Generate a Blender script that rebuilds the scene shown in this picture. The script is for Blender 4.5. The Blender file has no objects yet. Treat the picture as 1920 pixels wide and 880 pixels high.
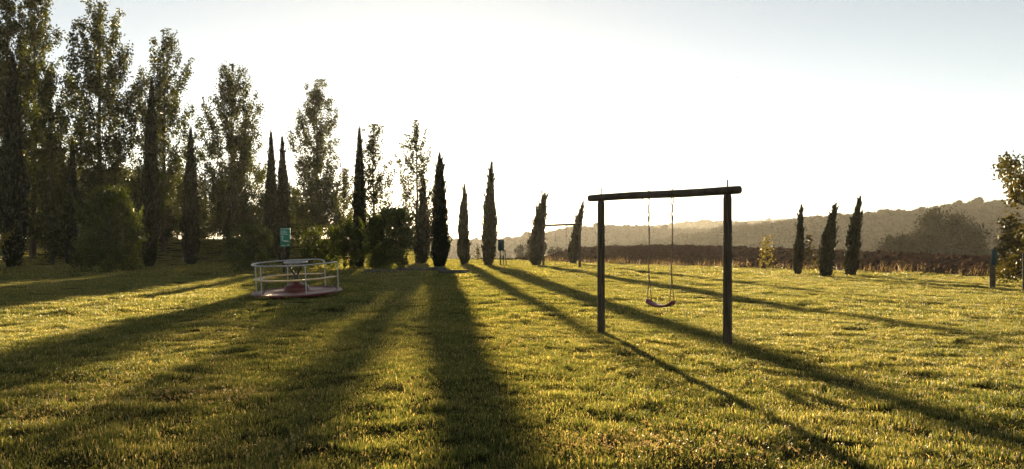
import bpy, math
import numpy as np
R = math.radians

# ---------------------------------------------------------------- camera, sky, sun, exposure
scene = bpy.context.scene
F, CX, HY, EYE = 1400.0, 960.0, 450.0, 1.35         # focal in photo px, centre, horizon row, eye height
SUN_PX, SUN_PY = 815.0, 297.0                       # where the sun stands in the photograph
cam_d = bpy.data.cameras.new("camera")
cam = bpy.data.objects.new("camera", cam_d)
scene.collection.objects.link(cam)
cam.location = (0, 0, EYE)
cam.rotation_euler = (R(90), 0, 0)
cam_d.sensor_width = 36.0
cam_d.lens = 36.0 * F / 1920.0
cam_d.shift_y = (HY - 440.0) / 1920.0
cam_d.clip_start, cam_d.clip_end = 0.1, 9000.0
cam_d.dof.use_dof = True
cam_d.dof.focus_distance = 12.0
cam_d.dof.aperture_fstop = 4.0
scene.camera = cam

sdir = np.array([(SUN_PX - CX) / F, 1.0, (HY - SUN_PY) / F]); sdir /= np.linalg.norm(sdir)
SUN_EL = math.asin(sdir[2]); SUN_AZ = math.atan2(sdir[0], sdir[1])   # azimuth from +Y towards +X
world = bpy.data.worlds.new("World"); scene.world = world; world.use_nodes = True
wn = world.node_tree.nodes; wl = world.node_tree.links; wn.clear()
sky = wn.new("ShaderNodeTexSky"); sky.sky_type = 'NISHITA'; sky.sun_disc = False
sky.sun_elevation = SUN_EL; sky.sun_rotation = SUN_AZ
sky.air_density = 0.58; sky.dust_density = 0.08; sky.ozone_density = 0.0; sky.altitude = 100
bg = wn.new("ShaderNodeBackground"); bg.inputs[1].default_value = 0.05
wo = wn.new("ShaderNodeOutputWorld")
hs = wn.new('ShaderNodeHueSaturation'); hs.inputs['Saturation'].default_value = .65   # thin veil greys the clear-sky colours
wb = wn.new('ShaderNodeMix'); wb.data_type = 'RGBA'; wb.blend_type = 'MULTIPLY'; wb.inputs[0].default_value = 1; wb.inputs[7].default_value = (1.0, .945, .86, 1)   # warm white balance
wl.new(sky.outputs[0], hs.inputs['Color']); wl.new(hs.outputs[0], wb.inputs[6]); wl.new(wb.outputs[2], bg.inputs[0]); wl.new(bg.outputs[0], wo.inputs[0])
sun_d = bpy.data.lights.new("sun", 'SUN'); sun_d.energy = 5.0; sun_d.angle = R(0.53)
sun_d.color = (1.0, 0.77, 0.44)
sun = bpy.data.objects.new("sun", sun_d); scene.collection.objects.link(sun)
from mathutils import Vector, Matrix
sun.rotation_euler = Vector(sdir).to_track_quat('Z', 'Y').to_euler()
sun.location = (-20, 150, 40)
vs = scene.view_settings
vs.view_transform = 'Standard'; vs.look = 'None'; vs.exposure = 2.22; vs.gamma = 1.0
vs.use_curve_mapping = False
scene.cycles.use_denoising = True
scene.cycles.max_bounces = 8
scene.cycles.transparent_max_bounces = 8
scene.cycles.volume_bounces = 0

# ---------------------------------------------------------------- helpers
COL = scene.collection
rng = np.random.default_rng(11)

def sm(a, b, x):
    t = np.clip((np.asarray(x, float) - a) / (b - a), 0, 1)
    return t * t * (3 - 2 * t)

_perm = np.random.default_rng(5).random((256, 256))
def vnoise(x, y):                                   # smooth 2-D value noise, 0..1
    x = np.asarray(x, float); y = np.asarray(y, float)
    xi = np.floor(x).astype(int); yi = np.floor(y).astype(int)
    fx = x - xi; fy = y - yi
    fx = fx * fx * (3 - 2 * fx); fy = fy * fy * (3 - 2 * fy)
    p = lambda a, b: _perm[a & 255, b & 255]
    return (p(xi, yi) * (1 - fx) + p(xi + 1, yi) * fx) * (1 - fy) + (p(xi, yi + 1) * (1 - fx) + p(xi + 1, yi + 1) * fx) * fy
def fbm(x, y, o=3):
    s = 0; a = 1; t = 0
    for k in range(o):
        s = s + a * vnoise(x * 2 ** k + 17.3 * k, y * 2 ** k - 9.1 * k); t += a; a *= .5
    return s / t

K, TILT = 1.15, .010                                 # depth scale of the lawn's features, gentle fall away from the camera
def boundary(y):                                    # x of the grass / ploughed field edge
    y = np.asarray(y, float) / K
    return K * np.where(y < 55, 5.5 + (55 - y) * .538, 5.5 - (y - 55) * .5)
def in_field(x, y):
    return np.asarray(x) - boundary(y) + .9 * (vnoise(np.asarray(y) * .35, np.asarray(x) * .2) - .5)
CRX = K * np.array([-60, -16, -9, 0, 4, 7.4, 14.5, 23, 29, 45, 90])
CRY = K * np.array([130, 120, 70, 62, 68, 80, 70, 60, 55, 48, 45])
MDX = K * np.array([0, 4, 7.4, 14.5, 23, 29, 45, 90])
MDZ = [0, .6, 1.09, 1.29, .81, .18, -.1, -.4]
def terr(x, y):
    x = np.asarray(x, float); y = np.asarray(y, float)
    z = -TILT * np.clip(y, -30, 110)
    z = z + 2.2 * sm(47 * K, 72 * K, y) * sm(-8 * K, -17 * K, x)
    z = z + np.interp(x, MDX, MDZ) * sm(0, 15, (x - boundary(y)) * .88)
    e = np.maximum(0, y - np.interp(x, CRX, CRY))
    z = z - 24 * sm(0, 170, e)
    near = 1 - sm(60, 110, np.hypot(x, y))
    z = z + near * (.085 * (fbm(x / 3.1 + 3, y / 3.1) - .5) + .03 * (vnoise(x / .9, y / .9) - .5))
    return z
def tz(x, y): return float(terr(x, y))
def ground_at(px, py):                              # pixel on the ground -> world point (depth from the terrain)
    d = EYE * F / (py - HY)
    for _ in range(30):
        x = (px - CX) / F * d
        d = .5 * d + .5 * (EYE - tz(x, d)) * F / (py - HY)
    return np.array([x, d, tz(x, d)])
def at(px, py, d): return np.array([(px - CX) / F * d, d, EYE - (py - HY) / F * d])
def on_ground(px, d):
    x = (px - CX) / F * d
    return np.array([x, d, tz(x, d)])

class MB:                                           # collects quads/tris for one mesh
    def __init__(s): s.v = []; s.f = []; s.n = 0; s.t = []
    def add(s, v, f, tint=None):
        v = np.asarray(v, float); s.v.append(v); k = s.n
        s.f.append((np.asarray(f, int) + k)); s.n += len(v)
        s.t.append(np.full(len(v), .5) if tint is None else np.broadcast_to(tint, (len(v),)).astype(float))
        return s
    def tube(s, pts, rad, n=8, cap=True, tint=None):
        pts = np.asarray(pts, float); m = len(pts); rad = np.broadcast_to(rad, (m,))
        tg = np.gradient(pts, axis=0); tg /= np.linalg.norm(tg, axis=1)[:, None] + 1e-12
        ref = np.array([0, 0, 1.0]) if abs(tg[0][2]) < .9 else np.array([1.0, 0, 0])
        u = np.cross(tg[0], ref); u /= np.linalg.norm(u)
        a = np.arange(n) * 2 * math.pi / n
        V = []
        for i in range(m):
            u = u - tg[i] * np.dot(u, tg[i]); u /= np.linalg.norm(u) + 1e-12
            w = np.cross(tg[i], u)
            V.append(pts[i] + rad[i] * (np.cos(a)[:, None] * u + np.sin(a)[:, None] * w))
        V = np.concatenate(V)
        i = np.arange(m - 1)[:, None] * n; j = np.arange(n)[None]
        q = np.stack([i + j, i + (j + 1) % n, i + n + (j + 1) % n, i + n + j], -1).reshape(-1, 4)
        s.add(V, q, tint)
        if cap:
            for base, c, fl in ((0, pts[0], True), ((m - 1) * n, pts[-1], False)):
                ring = V[base:base + n]; W = np.vstack([ring, c])
                f = np.stack([np.arange(n), (np.arange(n) + 1) % n, np.full(n, n)], -1)
                if fl: f = f[:, [1, 0, 2]]
                s.add(W, f, tint)
        return s
    def lathe(s, prof, n=32, c=(0, 0, 0)):
        prof = np.asarray(prof, float); m = len(prof); a = np.arange(n) * 2 * math.pi / n
        V = np.stack([prof[:, :1] * np.cos(a), prof[:, :1] * np.sin(a), np.repeat(prof[:, 1:], n, 1)], -1).reshape(-1, 3) + np.asarray(c)
        i = np.arange(m - 1)[:, None] * n; j = np.arange(n)[None]
        q = np.stack([i + j, i + (j + 1) % n, i + n + (j + 1) % n, i + n + j], -1).reshape(-1, 4)
        return s.add(V, q)
    def box(s, lo, hi):
        x0, y0, z0 = lo; x1, y1, z1 = hi
        V = [(x0, y0, z0), (x1, y0, z0), (x1, y1, z0), (x0, y1, z0), (x0, y0, z1), (x1, y0, z1), (x1, y1, z1), (x0, y1, z1)]
        return s.add(V, [(0, 3, 2, 1), (4, 5, 6, 7), (0, 1, 5, 4), (1, 2, 6, 5), (2, 3, 7, 6), (3, 0, 4, 7)])
    def leaves(s, c, length, width, axis, tint, r=rng):  # diamond leaves: centre, size, long axis
        n = len(c)
        a = axis / (np.linalg.norm(axis, axis=1)[:, None] + 1e-9)
        b = np.cross(a, r.normal(size=(n, 3))); b /= np.linalg.norm(b, axis=1)[:, None] + 1e-9
        L = (length / 2)[:, None] if np.ndim(length) else length / 2
        W = (width / 2)[:, None] if np.ndim(width) else width / 2
        V = np.stack([c - a * L, c + b * W + a * L * .1, c + a * L, c - b * W + a * L * .1], 1).reshape(-1, 3)
        f = np.arange(4 * n).reshape(-1, 4)
        return s.add(V, f, np.repeat(tint, 4))
    def mesh(s, name, smooth=False):
        me = bpy.data.meshes.new(name)
        V = np.concatenate(s.v); me.vertices.add(len(V)); me.vertices.foreach_set("co", V.ravel().astype(np.float32))
        tot = np.concatenate([np.full(len(f), f.shape[1]) for f in s.f])
        idx = np.concatenate([f.ravel() for f in s.f])
        me.loops.add(len(idx)); me.loops.foreach_set("vertex_index", idx.astype(np.int32))
        me.polygons.add(len(tot))
        st = np.concatenate([[0], np.cumsum(tot)[:-1]])
        me.polygons.foreach_set("loop_start", st.astype(np.int32))
        if smooth: me.polygons.foreach_set("use_smooth", np.ones(len(tot), bool))
        at_ = me.attributes.new("tint", 'FLOAT', 'POINT'); at_.data.foreach_set("value", np.concatenate(s.t).astype(np.float32))
        me.update(calc_edges=True)
        return me
    def obj(s, name, mat, parent=None, smooth=False):
        o = bpy.data.objects.new(name, s.mesh(name, smooth)); COL.objects.link(o)
        o.data.materials.append(mat)
        if parent: o.parent = parent
        return o

def thing(name, label, cat, loc, group=None, rot=(0, 0, 0)):
    o = bpy.data.objects.new(name, None); COL.objects.link(o)
    o.location = tuple(float(q) for q in loc); o.rotation_euler = rot; o.empty_display_size = .2
    return tag(o, label, cat, group)
def tag(o, label=None, cat=None, group=None, kind=None):
    for k, v in (("label", label), ("category", cat), ("group", group), ("kind", kind)):
        if v: o[k] = v
    return o

# ---------------------------------------------------------------- materials
def mat(name, build):
    m = bpy.data.materials.new(name); m.use_nodes = True
    nt = m.node_tree; nt.nodes.clear()
    out = nt.nodes.new("ShaderNodeOutputMaterial")
    def N(t, **kw):
        n = nt.nodes.new(t)
        for k, v in kw.items():
            if k.startswith("i_"): n.inputs[k[2:].replace("_", " ")].default_value = v
            else: setattr(n, k, v)
        return n
    sh = build(N, nt.links.new)
    nt.links.new(sh, out.inputs[0])
    return m
def ramp(N, stops):
    r = N("ShaderNodeValToRGB"); e = r.color_ramp.elements
    while len(e) > len(stops): e.remove(e[-1])
    while len(e) < len(stops): e.new(.5)
    for q, (p, c) in zip(e, stops): q.position = p; q.color = (*c, 1)
    return r
def noise(N, L, scale, detail=4, coord='Object', rough=.55):
    tc = N("ShaderNodeTexCoord"); n = N("ShaderNodeTexNoise")
    n.inputs['Scale'].default_value = scale; n.inputs['Detail'].default_value = detail; n.inputs['Roughness'].default_value = rough
    L(tc.outputs[coord], n.inputs['Vector'])
    return n

def leaf_mat(name, dark, light, trans, tcol, rough=.5, spec=.3):
    def b(N, L):
        a = N("ShaderNodeAttribute", attribute_name="tint")
        r = ramp(N, [(0, dark), (1, light)]); L(a.outputs['Fac'], r.inputs[0])
        p = N("ShaderNodeBsdfPrincipled"); L(r.outputs[0], p.inputs['Base Color'])
        p.inputs['Roughness'].default_value = rough; p.inputs['Specular IOR Level'].default_value = spec
        t = N("ShaderNodeBsdfTranslucent")
        mx = N("ShaderNodeMix", data_type='RGBA', blend_type='MULTIPLY'); mx.inputs[0].default_value = 1
        L(r.outputs[0], mx.inputs[6]); mx.inputs[7].default_value = (*tcol, 1)
        L(mx.outputs[2], t.inputs[0])
        m = N("ShaderNodeMixShader"); m.inputs[0].default_value = trans
        L(p.outputs[0], m.inputs[1]); L(t.outputs[0], m.inputs[2])
        return m.outputs[0]
    return mat(name, b)
M = {}
M['poplar'] = leaf_mat('poplar_leaf', (.010, .016, .004), (.040, .050, .010), .44, (2.3, 2.0, .8))
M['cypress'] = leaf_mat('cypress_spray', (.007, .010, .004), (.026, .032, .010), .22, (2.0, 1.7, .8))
M['shrub'] = leaf_mat('shrub_leaf', (.020, .028, .006), (.062, .078, .015), .42, (2.0, 1.9, .8))
M['gold'] = leaf_mat('yellow_leaf', (.06, .065, .012), (.15, .13, .026), .5, (1.8, 1.5, .8))
M['broad'] = leaf_mat('broad_leaf', (.015, .019, .005), (.062, .056, .014), .36, (1.9, 1.6, .7))
M['far'] = leaf_mat('distant_leaf', (.012, .015, .006), (.034, .035, .013), .12, (1.8, 1.6, .9), .95, 0.0)

def grass_build(N, L):
    a = N("ShaderNodeAttribute", attribute_name="tint")
    g = N("ShaderNodeNewGeometry")
    n = N("ShaderNodeTexNoise"); n.inputs['Scale'].default_value = .55; n.inputs['Detail'].default_value = 4
    L(g.outputs['Position'], n.inputs['Vector'])
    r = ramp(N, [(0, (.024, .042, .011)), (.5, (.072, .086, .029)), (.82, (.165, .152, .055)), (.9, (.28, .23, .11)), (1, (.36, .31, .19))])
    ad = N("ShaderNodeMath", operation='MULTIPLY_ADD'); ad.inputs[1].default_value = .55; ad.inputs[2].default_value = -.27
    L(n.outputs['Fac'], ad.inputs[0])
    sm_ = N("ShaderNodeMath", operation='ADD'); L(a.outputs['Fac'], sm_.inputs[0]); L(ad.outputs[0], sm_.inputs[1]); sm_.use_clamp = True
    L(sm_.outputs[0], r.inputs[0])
    p = N("ShaderNodeBsdfPrincipled"); L(r.outputs[0], p.inputs['Base Color'])
    p.inputs['Roughness'].default_value = .42; p.inputs['Specular IOR Level'].default_value = .35
    t = N("ShaderNodeBsdfTranslucent")
    mx = N("ShaderNodeMix", data_type='RGBA', blend_type='MULTIPLY'); mx.inputs[0].default_value = 1
    L(r.outputs[0], mx.inputs[6]); mx.inputs[7].default_value = (2.7, 2.3, 1.25, 1)
    L(mx.outputs[2], t.inputs[0])
    m = N("ShaderNodeMixShader"); m.inputs[0].default_value = .6
    L(p.outputs[0], m.inputs[1]); L(t.outputs[0], m.inputs[2])
    return m.outputs[0]
M['grass'] = mat('grass_blade', grass_build)

def surf(name, c0, c1, scale=6, rough=.85, bump=.3, spec=.2, coord='Object', detail=6, stretch=None, metal=0):
    def b(N, L):
        tc = N("ShaderNodeTexCoord"); mp = N("ShaderNodeMapping")
        if stretch: mp.inputs['Scale'].default_value = stretch
        L(tc.outputs[coord], mp.inputs[0])
        n = N("ShaderNodeTexNoise"); n.inputs['Scale'].default_value = scale; n.inputs['Detail'].default_value = detail
        L(mp.outputs[0], n.inputs['Vector'])
        r = ramp(N, [(.3, c0), (.7, c1)]); L(n.outputs['Fac'], r.inputs[0])
        p = N("ShaderNodeBsdfPrincipled"); L(r.outputs[0], p.inputs['Base Color'])
        p.inputs['Roughness'].default_value = rough; p.inputs['Specular IOR Level'].default_value = spec; p.inputs['Metallic'].default_value = metal
        bp = N("ShaderNodeBump"); bp.inputs['Strength'].default_value = bump; bp.inputs['Distance'].default_value = .02
        L(n.outputs['Fac'], bp.inputs['Height']); L(bp.outputs[0], p.inputs['Normal'])
        return p.outputs[0]
    return mat(name, b)
M['turf'] = surf('turf_soil', (.012, .013, .005), (.034, .031, .013), 2.5, .95, .5, 0.0)
M['soil'] = surf('ploughed_soil', (.032, .019, .013), (.075, .043, .029), 3.0, .95, .6, 0.0)
M['bark'] = surf('bark', (.035, .028, .020), (.085, .070, .052), 9, .9, .6, stretch=(1, 1, .25))
M['post'] = surf('weathered_post_wood', (.018, .014, .010), (.090, .070, .047), 9, .85, .8, stretch=(5, 5, .30))
M['beam'] = surf('dark_beam_wood', (.035, .028, .020), (.085, .066, .048), 7, .85, .5)
M['log'] = surf('grey_log_wood', (.05, .05, .045), (.12, .115, .10), 8, .9, .5)
M['steel'] = surf('galvanised_steel', (.28, .29, .30), (.46, .47, .48), 20, .4, .05, .5, metal=.8)
M['dark_steel'] = surf('dark_steel', (.03, .03, .03), (.07, .065, .06), 20, .55, .1, .4, metal=.4)
M['red'] = surf('worn_red_paint', (.06, .008, .008), (.12, .020, .018), 5, .42, .08, .35)
M['deck'] = surf('scuffed_red_deck', (.07, .012, .012), (.22, .085, .07), 3.2, .45, .15, .35)
M['bench'] = surf('varnished_bench_wood', (.40, .27, .12), (.58, .42, .21), 5, .45, .1, .4)
M['seat'] = surf('maroon_rubber', (.10, .012, .022), (.17, .028, .040), 14, .5, .1, .4)
M['rope'] = surf('rope_fibre', (.045, .030, .022), (.10, .07, .05), 60, .9, .4)
M['sign'] = surf('green_sign_paint', (.020, .16, .115), (.035, .21, .15), 4, .5, .03, .4)
M['print'] = surf('faded_white_print', (.32, .46, .40), (.5, .62, .56), 12, .6, .02)
M['teal'] = surf('teal_board_paint', (.008, .030, .036), (.014, .048, .056), 6, .5, .05)
M['wall'] = surf('render_wall', (.16, .15, .13), (.24, .22, .19), 3, .9, .2)
M['roof'] = surf('grey_roof', (.20, .21, .23), (.30, .31, .33), 5, .6, .1)
M['glass'] = surf('window_glass', (.02, .022, .025), (.04, .042, .045), 3, .08, 0, .6)
M['hill'] = surf('woodland_floor', (.025, .026, .012), (.06, .055, .025), .05, .95, .3, 0.0)
M['straw'] = leaf_mat('dry_stalk', (.12, .09, .04), (.30, .23, .11), .4, (1.6, 1.4, 1.0))

# ---------------------------------------------------------------- setting: ground, field, hills
def build_ground():
    va = np.radians(np.linspace(-52, 52, 230)); oa = np.radians(np.linspace(52, 308, 60))[1:-1]
    ang = np.concatenate([va, oa]); n = len(ang)
    rr = [.6]
    while rr[-1] < 2500: rr.append(rr[-1] + max(.16, .022 * rr[-1]))
    rr = np.array(rr); m = len(rr)
    X = rr[:, None] * np.sin(ang); Y = rr[:, None] * np.cos(ang)
    Z = terr(X, Y)
    V = np.stack([X, Y, Z], -1).reshape(-1, 3)
    i = np.arange(m - 1)[:, None] * n; j = np.arange(n)[None]
    q = np.stack([i + j, i + n + j, i + n + (j + 1) % n, i + (j + 1) % n], -1).reshape(-1, 4)
    b = MB(); b.add(V, q)
    b.add(np.vstack([V[:n], [0, 0, tz(0, 0)]]), np.stack([np.arange(n), (np.arange(n) + 1) % n, np.full(n, n)], -1)[:, [0, 1, 2]])
    return tag(b.obj('ground', M['turf'], smooth=True), kind='structure')
build_ground()

def clod_height(x, y):
    ridge = np.abs(np.sin((x * .88 + y * .47) * 4.2 + 2.5 * vnoise(x * .3, y * .3)))
    return .07 + .20 * ridge * fbm(x * .9, y * .9) + .34 * (fbm(x * 2.3, y * 2.3) - .42)
def build_field():
    xs = np.concatenate([np.arange(-3, 62, .28), np.arange(62, 160, 2.5)]); ys = np.arange(8, 116, .3)
    X, Y = np.meshgrid(xs, ys); 
    k = in_field(X, Y)
    edge = sm(0, 1.2, k)
    Z = terr(X, Y) + np.where(k > 0, -.02 + edge * (.05 + np.maximum(clod_height(X, Y), -.02)), -.3)
    V = np.stack([X, Y, Z], -1).reshape(-1, 3)
    ny, nx = X.shape
    i = np.arange(ny - 1)[:, None] * nx; j = np.arange(nx - 1)[None]
    q = np.stack([i + j, i + j + 1, i + nx + j + 1, i + nx + j], -1).reshape(-1, 4)
    keep = (k.reshape(-1)[q] > -.25).all(1)
    b = MB(); b.add(V, q[keep])
    tag(b.obj('ploughed_field', M['soil']), kind='structure')
    # loose clods
    n = 5200; r = np.random.default_rng(3)
    cy = 25 + 66 * r.random(n); cx = boundary(cy) + .3 + 26 * r.random(n) ** 1.4
    base = np.array([(-.5, -.5, 0), (.5, -.5, 0), (.55, .5, 0), (-.5, .55, 0), (-.3, -.35, .62), (.35, -.25, .5), (.3, .3, .7), (-.33, .3, .55)])
    fc = np.array([(4, 5, 6, 7), (0, 1, 5, 4), (1, 2, 6, 5), (2, 3, 7, 6), (3, 0, 4, 7)])
    s = (.10 + .24 * r.random(n) ** 2.2)[:, None, None]
    a = r.random(n) * 6.283
    P = base[None] * s * (1 + .5 * (r.random((n, 8, 3)) - .5))
    c, d = np.cos(a)[:, None], np.sin(a)[:, None]
    Q = np.stack([P[..., 0] * c - P[..., 1] * d, P[..., 0] * d + P[..., 1] * c, P[..., 2]], -1)
    cz = terr(cx, cy) + .06 + np.maximum(clod_height(cx, cy), 0) * .8
    Q += np.stack([cx, cy, cz - .03], -1)[:, None]
    b = MB(); b.add(Q.reshape(-1, 3), (fc[None] + 8 * np.arange(n)[:, None, None]).reshape(-1, 4))
    tag(b.obj('soil_clods', M['soil']), 'loose brown clods of earth lying over the ploughed field', 'soil', kind='stuff')
build_field()

def new_collection_of(objs, name):
    c = bpy.data.collections.new(name)
    for o in objs: c.objects.link(o)
    return c
def instancer(name, pts, idx, rot, scl, coll):      # geometry-node scatter for stuff
    me = bpy.data.meshes.new(name); me.vertices.add(len(pts)); me.vertices.foreach_set("co", np.asarray(pts, np.float32).ravel())
    a = me.attributes.new("idx", 'INT', 'POINT'); a.data.foreach_set("value", np.asarray(idx, np.int32))
    a = me.attributes.new("rot", 'FLOAT_VECTOR', 'POINT'); a.data.foreach_set("vector", np.asarray(rot, np.float32).ravel())
    a = me.attributes.new("scl", 'FLOAT_VECTOR', 'POINT'); a.data.foreach_set("vector", np.asarray(scl, np.float32).ravel())
    o = bpy.data.objects.new(name, me); COL.objects.link(o)
    ng = bpy.data.node_groups.new(name, 'GeometryNodeTree')
    ng.interface.new_socket("Geometry", in_out='INPUT', socket_type='NodeSocketGeometry')
    ng.interface.new_socket("Geometry", in_out='OUTPUT', socket_type='NodeSocketGeometry')
    N = ng.nodes.new; L = ng.links.new
    gi = N('NodeGroupInput'); go = N('NodeGroupOutput'); ip = N('GeometryNodeInstanceOnPoints')
    ci = N('GeometryNodeCollectionInfo'); ci.inputs['Collection'].default_value = coll
    ci.inputs['Separate Children'].default_value = True; ci.inputs['Reset Children'].default_value = True
    def na(nm, t):
        q = N('GeometryNodeInputNamedAttribute'); q.data_type = t; q.inputs['Name'].default_value = nm; return q.outputs['Attribute']
    L(gi.outputs[0], ip.inputs['Points']); L(ci.outputs[0], ip.inputs['Instance'])
    ip.inputs['Pick Instance'].default_value = True
    L(na('idx', 'INT'), ip.inputs['Instance Index'])
    L(na('rot', 'FLOAT_VECTOR'), ip.inputs['Rotation']); L(na('scl', 'FLOAT_VECTOR'), ip.inputs['Scale'])
    L(ip.outputs[0], go.inputs[0])
    md = o.modifiers.new("scatter", 'NODES'); md.node_group = ng
    return o

# hills, each a real ridge at its own distance, with a wood on it
def crown_protos(n=4):
    out = []
    for k in range(n):
        r = np.random.default_rng(40 + k); b = MB()
        nc = 26
        c = r.normal(size=(nc, 3)); c /= np.linalg.norm(c, axis=1)[:, None]; c *= (.25 + .6 * r.random(nc))[:, None] * np.array([.42, .42, .42]); c[:, 2] += .55
        for q in c:                                  # leafy lumps: small faceted balls
            u = np.linspace(0, math.pi, 5); v = np.arange(7) * 2 * math.pi / 7
            rad = .13 + .09 * r.random()
            P = np.stack([np.sin(u)[:, None] * np.cos(v), np.sin(u)[:, None] * np.sin(v), np.repeat(np.cos(u)[:, None], 7, 1)], -1) * (rad * (1 + .45 * (r.random((5, 7, 1)) - .5)))
            P = P.reshape(-1, 3) + q
            i = np.arange(4)[:, None] * 7; j = np.arange(7)[None]
            b.add(P, np.stack([i + j, i + (j + 1) % 7, i + 7 + (j + 1) % 7, i + 7 + j], -1).reshape(-1, 4), .2 + .6 * r.random())
        n2 = 420
        q = c[r.integers(0, nc, n2)] + .15 * r.normal(size=(n2, 3))
        b.leaves(q, .05 + .05 * r.random(n2), .04 + .03 * r.random(n2), r.normal(size=(n2, 3)), r.random(n2), r)
        b.tube([(0, 0, 0), (.01, 0, .5)], [.035, .02], 5)
        o = bpy.data.objects.new('woodland_tree', b.mesh('woodland_tree')); o.data.materials.append(M['far']); out.append(o)
    return new_collection_of(out, 'woodland_trees')
WOOD = crown_protos()
def hill(name, wood, label, ridge, d0, d1, d2, th, step, seed, z0=-24.):
    r = np.random.default_rng(seed)
    px = np.array([p[0] for p in ridge], float); py = np.array([p[1] for p in ridge], float)
    zr = EYE + (HY - py) / F * d1 - th * .8
    def hz(X, Y):
        p = X / Y * F + CX
        zz = np.interp(p, px, zr)
        prof = np.where(Y < d1, np.sin(np.clip((Y - d0) / (d1 - d0), 0, 1) * math.pi / 2) ** 1.1, np.cos(np.clip((Y - d1) / (d2 - d1), 0, 1) * math.pi / 2))
        return z0 + (zz - z0) * prof + (fbm(X / 60, Y / 60) - .5) * th * .8 * (prof > .02)
    pg = np.linspace(px[0], px[-1], 140); dg = np.concatenate([np.linspace(d0, d1, 26), np.linspace(d1, d2, 9)[1:]])
    X = (pg - CX)[None] / F * dg[:, None]; Y = np.repeat(dg[:, None], len(pg), 1)
    V = np.stack([X, Y, hz(X, Y)], -1).reshape(-1, 3)
    n = len(pg); i = np.arange(len(dg) - 1)[:, None] * n; j = np.arange(n - 1)[None]
    b = MB(); b.add(V, np.stack([i + j, i + j + 1, i + n + j + 1, i + n + j], -1).reshape(-1, 4))
    tag(b.obj(name, M['hill'], smooth=True), kind='structure')
    x0 = (px[0] - CX) / F * d2; x1 = (px[-1] - CX) / F * d2
    gx, gy = np.meshgrid(np.arange(x0, x1, step), np.arange(d0, d1 + 40, step))
    gx = gx.ravel() + step * .7 * (r.random(gx.size) - .5); gy = gy.ravel() + step * .7 * (r.random(gy.size) - .5)
    p = gx / gy * F + CX; k = (p > px[0]) & (p < px[-1]) & (gy > d0 + 2)
    gx, gy = gx[k], gy[k]; n = len(gx)
    s = th * (.72 + .5 * r.random(n)) * np.where(r.random(n) > .96, 1.3, 1)
    w = s * (.85 + .5 * r.random(n))
    o = instancer(wood, np.stack([gx, gy, hz(gx, gy) - .1 * s], -1), r.integers(0, 4, n), np.stack([0 * gx, 0 * gx, r.random(n) * 6.28], -1), np.stack([w, w, s], -1), WOOD)
    tag(o, label, 'wood', kind='stuff')
hill('hill', 'wooded_hillside', 'dark wooded hillside rising behind the ploughed field and the round trees',
     [(1080, 470), (1200, 460), (1300, 447), (1360, 434), (1430, 424), (1475, 420), (1520, 413), (1582, 407), (1627, 400), (1717, 397), (1760, 393), (1813, 389), (1914, 388), (2100, 384), (2400, 392)], 250, 470, 640, 8.0, 5.2, 1)
hill('hill', 'hazy_wooded_ridge', 'hazy wooded ridge seen between the posts of the wooden swing frame',
     [(300, 462), (840, 455), (900, 455), (952, 451), (988, 443), (1031, 437), (1060, 431), (1148, 429), (1180, 428), (1227, 433), (1275, 436), (1335, 433), (1359, 428), (1420, 426), (1500, 425), (1600, 430), (1900, 440)], 420, 700, 860, 8, 6.5, 2)
hill('hill', 'pale_far_ridge', 'palest farthest wooded ridge fading into the bright sky',
     [(900, 452), (1000, 445), (1100, 432), (1192, 424), (1251, 422), (1328, 415), (1400, 417), (1436, 416), (1549, 406), (1588, 403), (1700, 400), (2000, 405)], 880, 1250, 1500, 9, 12, 3)

# ---------------------------------------------------------------- grass
def grass_protos(tile, nblade, h0, h1, w, name, nvar=6, seed=0):
    out = []
    for k in range(nvar):
        r = np.random.default_rng(seed + k); n = nblade
        bx = (r.random(n) - .5) * tile * 1.5; by = (r.random(n) - .5) * tile * 1.5
        h = h0 + (h1 - h0) * r.random(n) ** 1.6
        # tufts: taller where a tuft sits
        for _ in range(3):
            tx, ty = (r.random(2) - .5) * tile; dd = np.hypot(bx - tx, by - ty)
            h *= 1 + .3 * np.exp(-(dd / (tile * .16)) ** 2)
        a = r.random(n) * 6.283; ln = h * (.25 + .75 * r.random(n))
        dx, dy = np.cos(a) * ln, np.sin(a) * ln
        ww = w * (.6 + .8 * r.random(n)); yaw = r.random(n) * 6.283
        wx, wy = np.cos(yaw) * ww / 2, np.sin(yaw) * ww / 2
        z = np.zeros(n) - .02
        V = np.stack([
            np.stack([bx - wx, by - wy, z], -1), np.stack([bx + wx, by + wy, z], -1),
            np.stack([bx + dx * .35 + wx * .85, by + dy * .35 + wy * .85, h * .6], -1), np.stack([bx + dx * .35 - wx * .85, by + dy * .35 - wy * .85, h * .6], -1),
            np.stack([bx + dx, by + dy, h * (.86 + .14 * r.random(n))], -1)], 1)
        t = np.clip(.40 + .20 * r.normal(size=n), .05, .72); t = np.where(r.random(n) > .93, .9 + .1 * r.random(n), t)
        b = MB(); b.add(V.reshape(-1, 3), (np.array([0, 1, 2, 3])[None] + 5 * np.arange(n)[:, None]), (t[:, None] + np.array([-.12, -.12, .02, .02, .16])).reshape(-1))  # self-shadow painted into the tint: blade feet darker, tips paler
        b.f.append(np.array([3, 2, 4])[None] + 5 * np.arange(n)[:, None])
        o = bpy.data.objects.new(name, b.mesh(name)); o.data.materials.append(M['grass']); out.append(o)
    return new_collection_of(out, name)
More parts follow.
